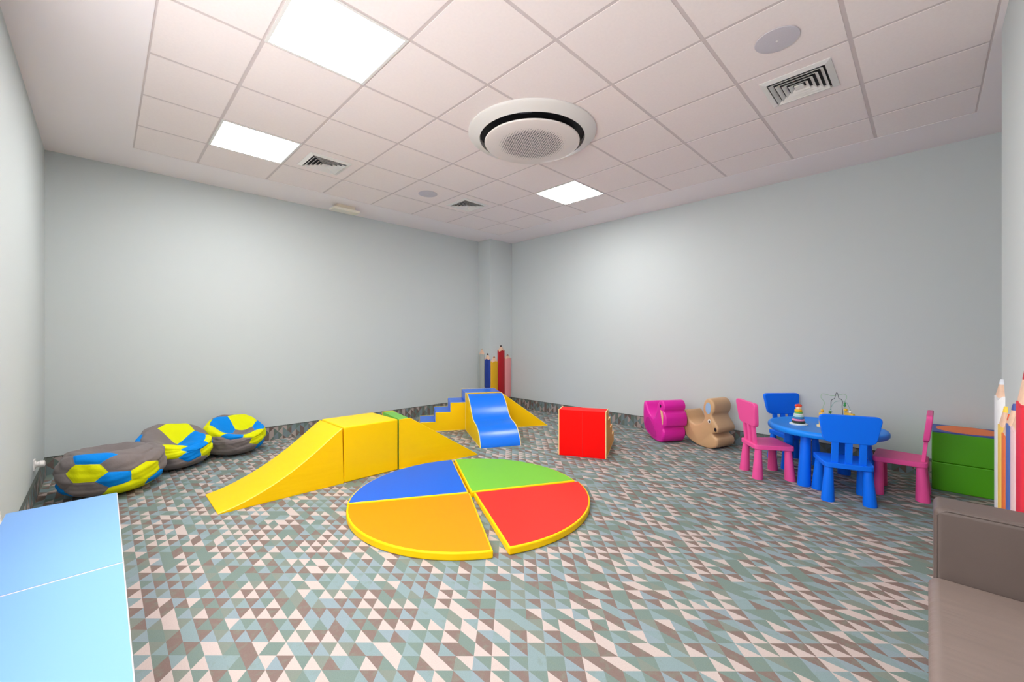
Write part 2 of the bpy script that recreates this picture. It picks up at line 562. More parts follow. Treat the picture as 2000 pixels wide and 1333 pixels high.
# ------------------------------------------------------------------ wall sockets on the left wall
def socket(y, z, txt, plug):
    t = empty('wall_socket', txt, 'socket', (XL, y, z), 0, 'white sockets low on the left wall')
    MB().box(0.0, 0.010, -0.041, 0.041, -0.041, 0.041).build('plate', WHITE, t, bevel=0.004)
    m = MB()
    m.lathe([(0.030, 0.0), (0.030, 0.006), (0.024, 0.008), (0.022, 0.003)], 24)
    m.v = [(0.008 + z_, x_, y_) for x_, y_, z_ in m.v]
    m.build('outlet', WHITE, t, smooth=True)
    if plug:
        m = MB()
        m.lathe([(0.021, 0.0), (0.021, 0.018), (0.026, 0.022), (0.024, 0.045), (0.012, 0.05)], 20)
        m.v = [(0.012 + z_, x_, y_) for x_, y_, z_ in m.v]
        m.build('plug', WHITE, t, smooth=True)


socket(-0.28, 0.285, 'white socket with plugged-in cap low on the left wall by the bean bag', True)
socket(-1.84, 0.345, 'white socket at the left edge above the pale blue bench', False)

# ------------------------------------------------------------------ pencils
WOOD = mat('pencil_wood', (224, 186, 160), 0.6, noise=(30, 0.08))


def pencil(loc, rz, width, body_z, tip_z, rgb, lead, name_txt, label, thick=0.035, group='padded pencils on the corner column'):
    """padded half-round pencil hung on a wall; local +x out of the wall, y along it"""
    t = empty('wall_pencil', label, 'pencil decoration', loc, rz, group)
    w2 = width / 2
    base = 0.165
    h = body_z - base
    m = MB()
    n = 14
    prof = []
    for i in range(n + 1):
        a = -PI / 2 + PI * i / n
        prof.append((thick * max(0, math.cos(a)) ** 0.6, w2 * math.sin(a)))
    lev = [(0.0, 0.25), (0.006, 0.62), (0.018, 0.86), (0.035, 1.0)]
    rows = [(base + z_, k) for z_, k in lev] + [(body_z - 0.01 - 0.0 + 0.0, 1.0), (body_z, 1.0)]
    vs = []
    for z_, k in rows:
        for x_, y_ in prof:
            vs.append((x_ * k, y_ * (0.5 + 0.5 * k), z_))
    # wavy sharpened edge at the top row
    c = len(prof)
    for i in range(c):
        x_, y_, z_ = vs[(len(rows) - 1) * c + i]
        vs[(len(rows) - 1) * c + i] = (x_, y_, z_ + 0.012 * math.cos(i / n * PI * 4))
    fs = []
    for j in range(len(rows) - 1):
        for i in range(c - 1):
            fs.append((j * c + i, j * c + i + 1, (j + 1) * c + i + 1, (j + 1) * c + i))
        fs.append((j * c + c - 1, j * c, (j + 1) * c, (j + 1) * c + c - 1))
    fs.append(tuple(range(c)))
    fs.append(tuple((len(rows) - 1) * c + i for i in range(c)))
    m.add(vs, fs)
    m.build('barrel', mat('pencil_' + name_txt, rgb, 0.5), t, smooth=True, angle=60)
    # wooden cone
    top = body_z + (tip_z - body_z) * 0.72
    def cone(z0, k0, z1, k1, nm, mt):
        q = MB()
        vs = []
        for z_, k in ((z0, k0), ((z0 * 2 + z1) / 3, k0 + (k1 - k0) * 0.28), (z1, k1)):
            for x_, y_ in prof:
                vs.append((x_ * (0.3 + 0.7 * k) * 0.97, y_ * k, z_))
        fs = []
        for j in range(2):
            for i in range(c - 1):
                fs.append((j * c + i, j * c + i + 1, (j + 1) * c + i + 1, (j + 1) * c + i))
            fs.append((j * c + c - 1, j * c, (j + 1) * c, (j + 1) * c + c - 1))
        fs.append(tuple(range(c))); fs.append(tuple(2 * c + i for i in range(c)))
        q.add(vs, fs)
        q.build(nm, mt, t, smooth=True, angle=60)
    cone(body_z - 0.012, 0.98, top, 0.30, 'wood_cone', WOOD)
    cone(top, 0.31, tip_z, 0.10, 'lead', mat('lead_' + name_txt, lead, 0.5))
    return t


PZ = 'padded pencils on the corner column'
W_ = 0.157
pencil((CX, 0.475, 0), PI, 0.150, 0.96, 1.065, (178, 182, 178), (190, 176, 156), 'grey_white', 'grey-white padded pencil, leftmost of the five in the corner')
pencil((CX, 0.320, 0), PI, 0.135, 0.875, 0.985, (20, 56, 150), (60, 46, 56), 'navy', 'dark blue padded pencil on the corner column behind the blue platform')
pencil((CX + 0.085, CY, 0), -PI / 2, 0.158, 0.835, 0.93, (224, 170, 14), (176, 110, 70), 'yellow', 'yellow padded pencil, shortest of the five in the corner')
pencil((CX + 0.250, CY, 0), -PI / 2, 0.162, 1.02, 1.125, (176, 0, 24), (56, 38, 40), 'red', 'tall dark red padded pencil in the corner, tallest of its five')
pencil((CX + 0.415, CY, 0), -PI / 2, 0.158, 0.88, 0.955, (228, 150, 152), (150, 104, 92), 'pink', 'pale pink padded pencil, rightmost of the five in the corner')
PG = 'padded pencils on the pier beside the sofa'
for k, (x, wd, bz, tz, rgb, lead, nm, lb) in enumerate((
        (3.425, 0.150, 0.935, 1.035, (232, 232, 234), (216, 220, 228), 'white', 'white padded pencil at the far edge of the pier beside the green box'),
        (3.268, 0.150, 0.80, 0.905, (248, 208, 96), (240, 200, 60), 'butter', 'pale yellow padded pencil between the white and orange ones on the pier'),
        (3.112, 0.150, 0.78, 0.885, (244, 124, 52), (232, 84, 26), 'orange', 'orange padded pencil on the pier, between pale yellow and blue'),
        (2.955, 0.150, 0.85, 0.955, (84, 110, 182), (60, 76, 150), 'mid_blue', 'blue padded pencil on the pier beside the sofa'),
        (2.798, 0.150, 0.86, 0.955, (242, 206, 208), (236, 180, 186), 'blush', 'very pale pink padded pencil on the pier, left of the red one'),
        (2.635, 0.165, 0.99, 1.13, (226, 40, 62), (190, 30, 50), 'crimson', 'crimson padded pencil on the pier, cut by the right photo edge'))):
    pencil((x, PY, 0), PI / 2, wd, bz, tz, rgb, lead, nm, lb, thick=0.032, group=PG)


# ------------------------------------------------------------------ foam blocks
def foam(name, label, cat, loc, rz, prof, width, cover, side, pipe=None, group=None, bevel=0.006, pr=0.0045, smooth=False):
    """prof in local x,z; width along +y; parts: cover, two side panels, piping"""
    t = empty(name, label, cat, loc, rz, group)
    s = 0.004
    fn = lambda a, z, b: (a, b, z)
    MB().prism(prof, s, width - s, fn).build('cover', cover, t, bevel=bevel, seg=3)
    for y0, y1 in ((0.0, s), (width - s, width)):
        MB().prism(prof, y0, y1, fn).build('side_panel', side, t)
    if pipe:
        for y in (0.003, width - 0.003):
            pts = [p for i, p in enumerate(prof)]
            # tube along every edge but the base
            m = MB()
            m.tube([(a, y, max(z, pr)) for a, z in pts] + [(pts[0][0], y, max(pts[0][1], pr))], pr, 6)
            m.build('piping', pipe, t, smooth=True)
    return t


# yellow set: curved ramp, cube, wedge
prof = [(0.0, 0.004), (0.0, 0.0), (0.9, 0.0), (0.9, 0.478), (0.886, 0.478)]
curve = smooth_path([(0.886, 0.478), (0.80, 0.415), (0.70, 0.338), (0.60, 0.266), (0.50, 0.202), (0.40, 0.146), (0.30, 0.098), (0.20, 0.058), (0.10, 0.026), (0.0, 0.006)], 4)
rp = [(0.0, 0.0), (0.898, 0.0)] + curve
t = empty('foam_ramp', 'yellow padded ramp with a concave slope, left end of the yellow row', 'foam ramp', (0.52, -1.555, 0))
MB().prism(rp, 0.0, 0.515, lambda a, z, b: (a, b, z)).build('body', YELLOW, t, bevel=0.007, seg=3)
MB().tube([(a, 0.004, z) for a, z in curve], 0.004, 6).build('seam', YPIPE, t, smooth=True)

t = empty('foam_cube', 'plain yellow padded cube between the yellow ramp and green-topped wedge', 'foam cube', (1.424, -1.553, 0))
MB().box(0, 0.515, 0, 0.525, 0, 0.482).build('body', YELLOW_S, t, bevel=0.012, seg=4)

wp = [(0.0, 0.0), (0.0, 0.478), (0.105, 0.478), (0.86, 0.004), (0.86, 0.0)]
foam('foam_wedge', 'padded wedge with green top and yellow sides sloping to the right', 'foam wedge', (1.951, -1.558, 0), R(-9.6), wp, 0.50, GREEN_V, YELLOW, YELLOW_S, pr=0.005)

# blue and yellow climbing corner
AX = R(-31.5)
E1 = Vector((math.cos(AX), math.sin(AX), 0))
E2 = Vector((-math.sin(AX), math.cos(AX), 0))
O = Vector((3.457, -0.664, 0))
G = 'blue and yellow climbing blocks in the far corner'
st = [(0.0, 0.0), (0.0, 0.125), (0.2, 0.125), (0.2, 0.25), (0.4, 0.25), (0.4, 0.375), (0.6, 0.375), (0.6, 0.0)]
foam('foam_steps', 'blue padded steps with yellow sides climbing right towards the blue platform', 'foam steps', O - E1 * 0.602, AX, st, 0.49, BLUE_V, YELLOW_S, YPIPE, G, bevel=0.004)
foam('foam_platform', 'square blue-topped padded platform between the blue steps and slide', 'foam platform', O, AX, [(0, 0), (0, 0.5), (0.49, 0.5), (0.49, 0)], 0.49, BLUE_V, YELLOW_S, YPIPE, G)
foam('foam_ramp', 'straight padded ramp with blue slope and yellow side, right of the wavy slide', 'foam ramp', O + E1 * 0.492, AX, [(0, 0), (0, 0.5), (0.685, 0.004), (0.685, 0)], 0.49, BLUE_V, YELLOW_S, YPIPE, G)
wave = smooth_path([(0, 0.485), (0.06, 0.50), (0.13, 0.496), (0.20, 0.470), (0.28, 0.425), (0.36, 0.365), (0.43, 0.30), (0.50, 0.253), (0.58, 0.23), (0.66, 0.221), (0.74, 0.206), (0.82, 0.174), (0.88, 0.130), (0.93, 0.075), (0.955, 0.03), (0.962, 0.0)], 3)
wp = [(0.0, 0.0)] + wave
# local x runs towards the room, width to the right: y negative -> rotate by -90 from e1
WA = R(-28.5 - 90)
w0 = O - E2 * 0.028
foam('foam_slide', 'wavy blue padded slide with yellow sides in front of the platform', 'foam slide', w0, WA, wp, 0.486, BLUE_V, YELLOW_S, CREAM, G, bevel=0.004)

# red and yellow step block seen from behind
rs = [(0.0, 0.0), (0.0, 0.49), (0.2, 0.49), (0.2, 0.368), (0.4, 0.368), (0.4, 0.246), (0.6, 0.246), (0.6, 0.124), (0.8, 0.124), (0.8, 0.0)]
# local +x away from the camera (angle 26), width from right edge to left
t = foam('foam_steps', 'red padded step block with yellow sides, its tall back to the camera', 'foam steps', (3.636, -2.771, 0), R(26), rs, 0.502, RED_V, mat('amber_vinyl', (236, 168, 12), 0.42), CREAM, bevel=0.004, pr=0.0055)
MB().box(-0.0015, 0.0, 0.245, 0.249, 0.01, 0.48).build('seam', mat('red_seam', (232, 2, 2), 0.6), t)

# ------------------------------------------------------------------ round mat in four quarters
MC = Vector((1.985, -2.585, 0))
TH = 0.047


def quarter(a0, a1, off, top, label):
    n = 36
    rad = 0.90
    t = empty('floor_mat', label, 'floor mat', MC + off, 0, 'four quarters of the round mat')
    gap = 0.004
    am = R((a0 + a1) / 2)
    ap = Vector((math.cos(am), math.sin(am))) * gap
    def outline(inset):
        pts = [(ap.x + inset * 1.414 * math.cos(am), ap.y + inset * 1.414 * math.sin(am))]
        r2 = rad - inset
        da = math.degrees(math.asin(min(1, inset / r2)))
        for i in range(n + 1):
            a = R(a0 + da + (a1 - a0 - 2 * da) * i / n)
            pts.append((ap.x + r2 * math.cos(a), ap.y + r2 * math.sin(a)))
        return pts
    MB().prism(outline(0.0), 0.0, TH, lambda x, y, z: (x, y, z)).build('side_band', YELLOW_S, t, bevel=0.010, seg=3)
    MB().prism(outline(0.013), TH - 0.004, TH + 0.0025, lambda x, y, z: (x, y, z)).build('top_cover', top, t, bevel=0.003)


quarter(61.4, 149.6, Vector((-0.004, 0.006, 0)), MAT_B, 'blue quarter of the round floor mat, its far left part')
quarter(-28.0, 61.4, Vector((0.006, 0.004, 0)), MAT_G, 'green quarter of the round floor mat, its far right part')
quarter(-116.5, -28.6, Vector((0.020, -0.012, 0)), MAT_R, 'red quarter of the round floor mat, its near right part')
quarter(149.8, 239.5, Vector((-0.004, -0.006, 0)), MAT_O, 'orange quarter of the round floor mat, its near left part')


# ------------------------------------------------------------------ bean bags (football pattern)
def football(nsub=8):
    ph = (1 + 5 ** 0.5) / 2
    V = []
    for a in (-1, 1):
        for b in (-ph, ph):
            V += [(0, a, b), (a, b, 0), (b, 0, a)]
    V = [np.array(v, float) / np.linalg.norm(v) for v in V]
    L0 = min(np.linalg.norm(V[0] - V[j]) for j in range(1, 12))
    adj = {i: [j for j in range(12) if j != i and abs(np.linalg.norm(V[i] - V[j]) - L0) < 1e-6] for i in range(12)}
    polys = []
    def order(pts, c):
        c = c / np.linalg.norm(c)
        u = pts[0] - c * (pts[0] @ c); u /= np.linalg.norm(u); v = np.cross(c, u)
        return sorted(pts, key=lambda p: math.atan2(p @ v, p @ u))
    for i in range(12):
        polys.append(('p', V[i], order([V[i] * 2 / 3 + V[j] / 3 for j in adj[i]], V[i])))
    for i in range(12):
        for j in adj[i]:
            for k in adj[i]:
                if i < j < k and k in adj[j]:
                    pts = []
                    for a, b in ((i, j), (j, i), (j, k), (k, j), (k, i), (i, k)):
                        pts.append(V[a] * 2 / 3 + V[b] / 3)
                    c = V[i] + V[j] + V[k]
                    polys.append(('h', c / np.linalg.norm(c), order(pts, c)))
    verts, key, edge, faces, pan, cen = [], {}, [], [], [], []
    def vid(p, e):
        p = p / np.linalg.norm(p)
        k = tuple(np.round(p, 5))
        if k not in key:
            key[k] = len(verts); verts.append(p); edge.append(e)
        return key[k]
    for pi_, (kind, c, pts) in enumerate(polys):
        cen.append(c)
        cc = sum(pts) / len(pts)
        for a in range(len(pts)):
            p, q = pts[a], pts[(a + 1) % len(pts)]
            grid = {}
            for i in range(nsub + 1):
                for j in range(nsub + 1 - i):
                    b1, b2 = i / nsub, j / nsub
                    grid[i, j] = vid(cc * (1 - b1 - b2) + p * b1 + q * b2, b1 + b2)
            for i in range(nsub):
                for j in range(nsub - i):
                    faces.append((grid[i, j], grid[i + 1, j], grid[i, j + 1])); pan.append(pi_)
                    if i + j < nsub - 1:
                        faces.append((grid[i + 1, j], grid[i + 1, j + 1], grid[i, j + 1])); pan.append(pi_)
    return np.array(verts), np.array(edge), faces, pan, np.array(cen)


FB = football()


def hash_noise(p, s):
    return (math.sin(p[0] * s * 1.7 + 1.3) * math.sin(p[1] * s * 2.1 + 0.4) + math.sin(p[2] * s * 1.9 + p[0] * s * 1.1 + 2.0) * math.sin(p[1] * s * 1.3 - p[2] * s)) * 0.5


def beanbag(label, loc, face, rad, hgt, rot, colours, dimple=(0.10, 0.0, 0.17, 0.17), tilt=0.25, lump=0.02, extra=None):
    verts, edge, faces, pan, cen = FB
    M = np.array(Matrix.Rotation(rot[2], 3, 'Z') @ Matrix.Rotation(rot[1], 3, 'Y') @ Matrix.Rotation(rot[0], 3, 'X'))
    P = verts @ M.T
    out = []
    def deform(p, e):
        x, y, z = p
        q = 2.9
        lat = math.sqrt(max(1e-9, x * x + y * y))
        f = (max(0.0, 1 - abs(z) ** q)) ** (1 / q)
        f = f / max(lat, 1e-3)
        X, Y = x * f * rad, y * f * rad
        if lat < 0.05:
            X, Y = X * lat / 0.05, Y * lat / 0.05
        Z = hgt * (0.5 + 0.5 * z)
        if z < 0:
            k = 1 - 0.10 * z * z
            X, Y = X * k, Y * k
        up = max(0.0, z) ** 0.7 if z > 0 else 0
        Z *= 1 + tilt * (-X / rad) * up
        dx, dy = X - dimple[0], Y - dimple[1]
        if z > -0.2:
            Z -= dimple[2] * math.exp(-(dx * dx + dy * dy) / (2 * dimple[3] ** 2)) * min(1, (z + 0.2) / 0.5)
        b = (1 - e ** 3) * 0.008 - (0.003 if e > 0.95 else 0)
        n = hash_noise(p, 3.1) * lump + hash_noise(p, 9.0) * lump * 0.35
        X *= 1 + (b + n) / rad; Y *= 1 + (b + n) / rad
        Z += (b * max(0, z) + n * 0.8 * max(0, z))
        if extra:
            X, Y, Z = extra(X, Y, Z, z)
        return (X, Y, max(0.0, Z))
    for p, e in zip(P, edge):
        out.append(deform(p, e))
    me = bpy.data.meshes.new('bean_bag')
    me.from_pydata(out, [], faces)
    for m in (FAB_G, FAB_B, FAB_Y):
        me.materials.append(m)
    me.polygons.foreach_set('material_index', [colours[k] for k in pan])
    for p in me.polygons:
        p.use_smooth = True
    bm = bmesh.new(); bm.from_mesh(me); bmesh.ops.recalc_face_normals(bm, faces=bm.faces); bm.to_mesh(me); bm.free()
    o = link('bean_bag', me, None, loc, face)
    tag(o, label, 'bean bag', 'football-patterned bean bags along the back wall')
    return o


# panel colours, 0 grey, 1 azure, 2 lime: twelve pentagons, then twenty hexagons
C1 = [1, 0, 0, 0, 2, 0, 1, 1, 0, 0, 0, 0, 0, 2, 2, 2, 0, 1, 0, 0, 2, 2, 0, 2, 0, 1, 0, 0, 0, 0, 0, 1]
C2 = [1, 2, 0, 1, 0, 2, 2, 2, 0, 0, 0, 2, 0, 2, 0, 2, 1, 2, 0, 2, 1, 0, 0, 0, 0, 0, 1, 1, 1, 1, 0, 0]
C3 = [2, 1, 0, 1, 0, 0, 0, 1, 0, 2, 0, 2, 2, 2, 2, 0, 0, 0, 0, 2, 1, 0, 2, 1, 2, 0, 0, 1, 0, 0, 0, 1]
beanbag('large near bean bag in grey, lime and azure patches beside the left wall', (0.0, -0.385, 0), R(-60), 0.325, 0.40, (5.49, 5.324, 0.882), C1, (-0.05, 0.02, 0.15, 0.12), 0.05)
beanbag('slumped middle bean bag with a raised grey back, between two others', (0.432, 0.065, 0), R(-75), 0.300, 0.37, (2.485, 4.132, 4.514), C2, (0.02, 0.0, 0.15, 0.11), 0.30)
beanbag('farthest bean bag, bucket-shaped with a deep hollow, right of the other two', (0.96, 0.232, 0), R(-80), 0.29, 0.39, (5.043, 0.364, 6.227), C3, (0.04, 0.0, 0.20, 0.12), 0.22)


# ------------------------------------------------------------------ rocking animals (soft extruded silhouettes)
def rocker(name, label, cat, loc, rz, outline, width, m, bevel=0.022):
    t = empty(name, label, cat, loc, rz)
    pts = smooth_path(outline, 5, closed=True)
    zmin = min(p[1] for p in pts)
    pts = [(a, z - zmin) for a, z in pts]
    # rounded rims: stacked inset slices
    cx_ = sum(p[0] for p in pts) / len(pts); cz_ = sum(p[1] for p in pts) / len(pts)
    n = len(pts)
    nrm = []
    for i in range(n):
        a, b = pts[i - 1], pts[(i + 1) % n]
        d = Vector((b[0] - a[0], b[1] - a[1])).normalized()
        nrm.append((d.y, -d.x))
    area = sum(pts[i][0] * pts[(i + 1) % n][1] - pts[(i + 1) % n][0] * pts[i][1] for i in range(n))
    sg = 1 if area > 0 else -1
    m_ = MB()
    slices = [(0.0, bevel), (0.2 * bevel, 0.45 * bevel), (0.55 * bevel, 0.12 * bevel), (bevel, 0.0), (width - bevel, 0.0), (width - 0.55 * bevel, 0.12 * bevel), (width - 0.2 * bevel, 0.45 * bevel), (width, bevel)]
    vs, fs = [], []
    for y, ins in slices:
        for (a, z), (nx, nz) in zip(pts, nrm):
            vs.append((a - sg * nx * ins, y, z - sg * nz * ins))
    for j in range(len(slices) - 1):
        for i in range(n):
            fs.append((j * n + i, j * n + (i + 1) % n, (j + 1) * n + (i + 1) % n, (j + 1) * n + i))
    fs.append(tuple(range(n - 1, -1, -1)))
    fs.append(tuple((len(slices) - 1) * n + i for i in range(n)))
    m_.add(vs, fs)
    m_.build('body', m, t, smooth=True, angle=50)
    return t, zmin


def patch(t, name, m, cx_, cz_, rx, rz_, y, rot=0.0, th=0.004, side=-1):
    """small flat oval sewn on the side face"""
    q = MB()
    pts = []
    for i in range(20):
        a = 2 * PI * i / 20
        u, v = rx * math.cos(a), rz_ * math.sin(a)
        pts.append((cx_ + u * math.cos(rot) - v * math.sin(rot), cz_ + u * math.sin(rot) + v * math.cos(rot)))
    q.prism(pts, y, y + side * th, lambda a, z, b: (a, b, z))
    return q.build(name, m, t)


ele = [(-0.255, 0.13), (-0.275, 0.25), (-0.272, 0.385), (-0.252, 0.445), (-0.215, 0.44), (-0.175, 0.365), (-0.12, 0.30), (-0.05, 0.27), (0.0, 0.30), (0.03, 0.37),
       (0.055, 0.455), (0.10, 0.505), (0.155, 0.505), (0.19, 0.46), (0.192, 0.415), (0.178, 0.385), (0.205, 0.36), (0.225, 0.30), (0.215, 0.22), (0.175, 0.195), (0.168, 0.175),
       (0.188, 0.14), (0.18, 0.075), (0.13, 0.015), (0.04, 0.0), (-0.06, 0.012), (-0.17, 0.055)]
EA = R(-122)
t, z0 = rocker('elephant_rocker', 'magenta padded elephant rocker, left of the beige rabbit', 'rocking toy', (4.74, -2.76, 0), EA, ele, 0.30, MAGENTA)
BLK = mat('black_dot', (30, 16, 30), 0.4)
IV = mat('ivory_vinyl', (236, 198, 152), 0.5)
WB = mat('eye_white', (240, 236, 230), 0.4)
patch(t, 'eye', BLK, 0.125, 0.442, 0.012, 0.020, 0.0)
q = MB().prism([(0.125, 0.395), (0.165, 0.385), (0.178, 0.33), (0.172, 0.235), (0.165, 0.225), (0.150, 0.30)], 0.0, -0.006, lambda a, z, b: (a, b, z))
q.build('tusk', IV, t)
q = MB().prism([(-0.22, 0.16), (-0.19, 0.25), (-0.13, 0.27), (-0.04, 0.20), (0.03, 0.10), (0.03, 0.05), (-0.06, 0.05), (-0.15, 0.09)], 0.0, -0.006, lambda a, z, b: (a, b, z))
q.build('hip_patch', mat('dark_magenta_vinyl', (196, 18, 146), 0.4), t, bevel=0.004)

rab = [(-0.265, 0.15), (-0.295, 0.27), (-0.288, 0.37), (-0.255, 0.385), (-0.222, 0.34), (-0.18, 0.275), (-0.10, 0.245), (-0.03, 0.27), (0.01, 0.34), (-0.005, 0.43),
       (0.01, 0.52), (0.055, 0.565), (0.11, 0.555), (0.145, 0.50), (0.14, 0.43), (0.115, 0.385), (0.13, 0.345), (0.165, 0.30), (0.195, 0.25), (0.185, 0.205), (0.15, 0.187),
       (0.125, 0.178), (0.135, 0.155), (0.18, 0.13), (0.19, 0.085), (0.165, 0.035), (0.09, 0.003), (0.0, 0.0), (-0.11, 0.018), (-0.22, 0.07)]
RA = R(-108)
t, z0 = rocker('rabbit_rocker', 'beige padded rabbit rocker with pale blue inner ear, beside the magenta elephant', 'rocking toy', (4.835, -3.295, 0), RA, rab, 0.30, BEIGE)
patch(t, 'inner_ear', mat('pale_blue_vinyl', (152, 184, 220), 0.5), 0.072, 0.46, 0.035, 0.065, 0.0)
ey = patch(t, 'eye', WB, 0.085, 0.315, 0.018, 0.024, 0.0)
patch(ey, 'pupil', BLK, 0.088, 0.310, 0.010, 0.013, -0.004)
patch(t, 'nose', BLK, 0.162, 0.232, 0.014, 0.022, 0.0, rot=0.2)


# ------------------------------------------------------------------ children's table and chairs
def leg(mb, x, y, r0, r1, h, lean=(0, 0)):
    vs, fs = [], []
    seg = 24
    rows = [(0.0, r0 * 0.96), (0.012, r0), (h, r1)]
    for z, r in rows:
        for i in range(seg):
            a = 2 * PI * i / seg
            vs.append((x + lean[0] * (1 - z / h) + r * math.cos(a), y + lean[1] * (1 - z / h) + r * math.sin(a), z))
    for j in range(2):
        for i in range(seg):
            i2 = (i + 1) % seg
            fs.append((j * seg + i, j * seg + i2, (j + 1) * seg + i2, (j + 1) * seg + i))
    fs.append(tuple(range(seg - 1, -1, -1))); fs.append(tuple(2 * seg + i for i in range(seg)))
    mb.add(vs, fs)
    return mb


def rounded(pts, r, n=5):
    """round the corners of a polygon"""
    out = []
    m = len(pts)
    for i in range(m):
        p0, p1, p2 = Vector(pts[i - 1]), Vector(pts[i]), Vector(pts[(i + 1) % m])
        a = p1 + (p0 - p1).normalized() * r
        b = p1 + (p2 - p1).normalized() * r
        for k in range(n + 1):
            t_ = k / n
            out.append(tuple(a * (1 - t_) ** 2 + p1 * 2 * t_ * (1 - t_) + b * t_ * t_))
    return out


def make_chair(m, label, loc, rz):
    t = empty('child_chair', label, 'chair', loc, rz, "plastic children's chairs around the blue table")
    sp = rounded([(-0.155, -0.150), (0.165, -0.180), (0.165, 0.180), (-0.155, 0.150)], 0.035)
    MB().prism(sp, 0.262, 0.302, lambda x, y, z: (x, y, z)).build('seat', m, t, bevel=0.006)
    for x, y in ((-0.115, -0.118), (-0.115, 0.118), (0.125, -0.138), (0.125, 0.138)):
        leg(MB(), x, y, 0.043, 0.027, 0.270, (0.012 if x > 0 else -0.012, 0.010 if y > 0 else -0.010)).build('leg', m, t, smooth=True)
    # the back leans slightly: x = -0.13 at the seat, -0.19 at the top
    lean = lambda z: -0.128 - (z - 0.30) * 0.09
    for y in (-0.085, 0.0, 0.085):
        q = MB()
        q.prism([(y - 0.022, 0.295), (y + 0.022, 0.295), (y + 0.022, 0.47), (y - 0.022, 0.47)], 0, 0.024, lambda a, z, b: (lean(z) + b - 0.012, a, z))
        q.build('slat', m, t, bevel=0.004)
    bp = rounded([(-0.158, 0.46), (0.158, 0.46), (0.196, 0.675), (-0.196, 0.675)], 0.045)
    q = MB()
    q.prism(bp, 0, 0.036, lambda a, z, b: (lean(z) + b - 0.018 - 0.25 * a * a + 0.004, a, z))
    q.build('backrest', m, t, bevel=0.007)
    return t


ch = make_chair(PL_PINK, 'pink plastic child chair left of the blue table, seen from its side', (4.279, -4.059, 0), R(-51))
copy_tree(ch, (4.545, -4.965, 0), R(89), 'pink plastic child chair right of the blue table, against the green box')
cb = make_chair(PL_BLUE, 'blue plastic child chair nearest the camera with its back to it', (4.09, -4.65, 0), R(18))
copy_tree(cb, (4.925, -4.145, 0), R(228), 'blue plastic child chair behind the table, facing the camera')

TC = (4.50, -4.47, 0)
t = empty('child_table', 'round blue plastic low table with four thick conical legs', 'table', TC, R(27))
MB().lathe([(0.395, 0.432), (0.424, 0.434), (0.432, 0.445), (0.432, 0.466), (0.424, 0.478), (0.408, 0.4815), (0.390, 0.4815), (0.384, 0.479), (0.01, 0.479)], 72).build('tabletop', PL_BLUE_LIT, t, smooth=True, angle=50)
for k in range(4):
    a = PI / 4 + k * PI / 2
    leg(MB(), 0.295 * math.cos(a), 0.295 * math.sin(a), 0.050, 0.036, 0.440, (0.03 * math.cos(a), 0.03 * math.sin(a))).build('leg', PL_BLUE, t, smooth=True)

# stacking toy
t = empty('stacking_toy', 'clown-topped stacking ring toy on the left of the blue table', 'stacking toy', (4.385, -4.295, 0.479))
MB().lathe([(0.068, 0.0), (0.070, 0.004), (0.070, 0.010), (0.064, 0.014), (0.02, 0.016)], 32).build('base', mat('toy_white', (226, 240, 244), 0.35), t, smooth=True)
zz = 0.015
for k, (r_, h_, c_, nm) in enumerate(((0.052, 0.020, (40, 60, 44), 'dark_green'), (0.048, 0.018, (244, 150, 190), 'rose'), (0.044, 0.017, (70, 140, 190), 'steel_blue'), (0.040, 0.016, (190, 232, 226), 'mint'),
                                      (0.036, 0.015, (240, 240, 236), 'plain_white'), (0.033, 0.014, (110, 190, 100), 'leaf'), (0.030, 0.022, (248, 196, 20), 'sun'))):
    pr_ = [(r_ - 0.006, 0.0), (r_, h_ * 0.25), (r_, h_ * 0.75), (r_ - 0.006, h_)]
    q = MB().lathe([(a, b + zz) for a, b in pr_], 28)
    q.build('ring', mat('toy_' + nm, c_, 0.35), t, smooth=True)
    zz += h_
MB().lathe([(0.018, zz), (0.023, zz + 0.010), (0.020, zz + 0.022), (0.006, zz + 0.030)], 20).build('head', mat('toy_face', (250, 214, 180), 0.4), t, smooth=True)
q = MB()
q.lathe([(0.012, zz + 0.016), (0.024, zz + 0.030), (0.010, zz + 0.046), (0.003, zz + 0.048)], 16)
for s_ in (-1, 1):
    q.lathe([(0.008, -0.01), (0.014, 0.0), (0.010, 0.012), (0.003, 0.016)], 12, c=(s_ * 0.012, -s_ * 0.012, zz + 0.030))
q.build('hat', mat('toy_red', (236, 70, 30), 0.4), t, smooth=True)

# bead maze
BZ = Vector((4.45, -4.56, 0.479))
t = empty('bead_maze', 'wooden bead maze with green and black wires behind the near blue chair', 'bead maze', BZ, R(-42))
YB = mat('toy_box_yellow', (246, 198, 60), 0.5)
MB().box(-0.135, 0.135, -0.06, 0.06, 0.0, 0.022).build('base_board', mat('toy_box_wood', (236, 214, 170), 0.5), t, bevel=0.004)
for s_ in (-1, 1):
    MB().box(s_ * 0.116 - 0.010, s_ * 0.116 + 0.010, -0.045, 0.045, 0.022, 0.128).build('post', YB, t, bevel=0.004)
ZT = 0.135
dn = -ZT + 0.018
bl = [(-0.058, dn), (-0.056, -0.05), (-0.055, 0.0), (-0.052, 0.06), (-0.050, 0.10), (-0.034, 0.115), (-0.020, 0.120), (-0.012, 0.150), (0.0, 0.172), (0.012, 0.150), (0.020, 0.120), (0.036, 0.115), (0.052, 0.095), (0.048, 0.05), (0.054, 0.0), (0.058, dn)]
MB().tube([(a, 0.0, ZT + z) for a, z in smooth_path(bl, 6)], 0.0024, 6).build('wire', mat('black_wire', (48, 52, 56), 0.4), t, smooth=True)
gl = [(-0.108, -0.01), (-0.098, 0.045), (-0.085, 0.075), (-0.10, 0.105), (-0.118, 0.125), (-0.112, 0.155), (-0.085, 0.158), (-0.06, 0.150)]
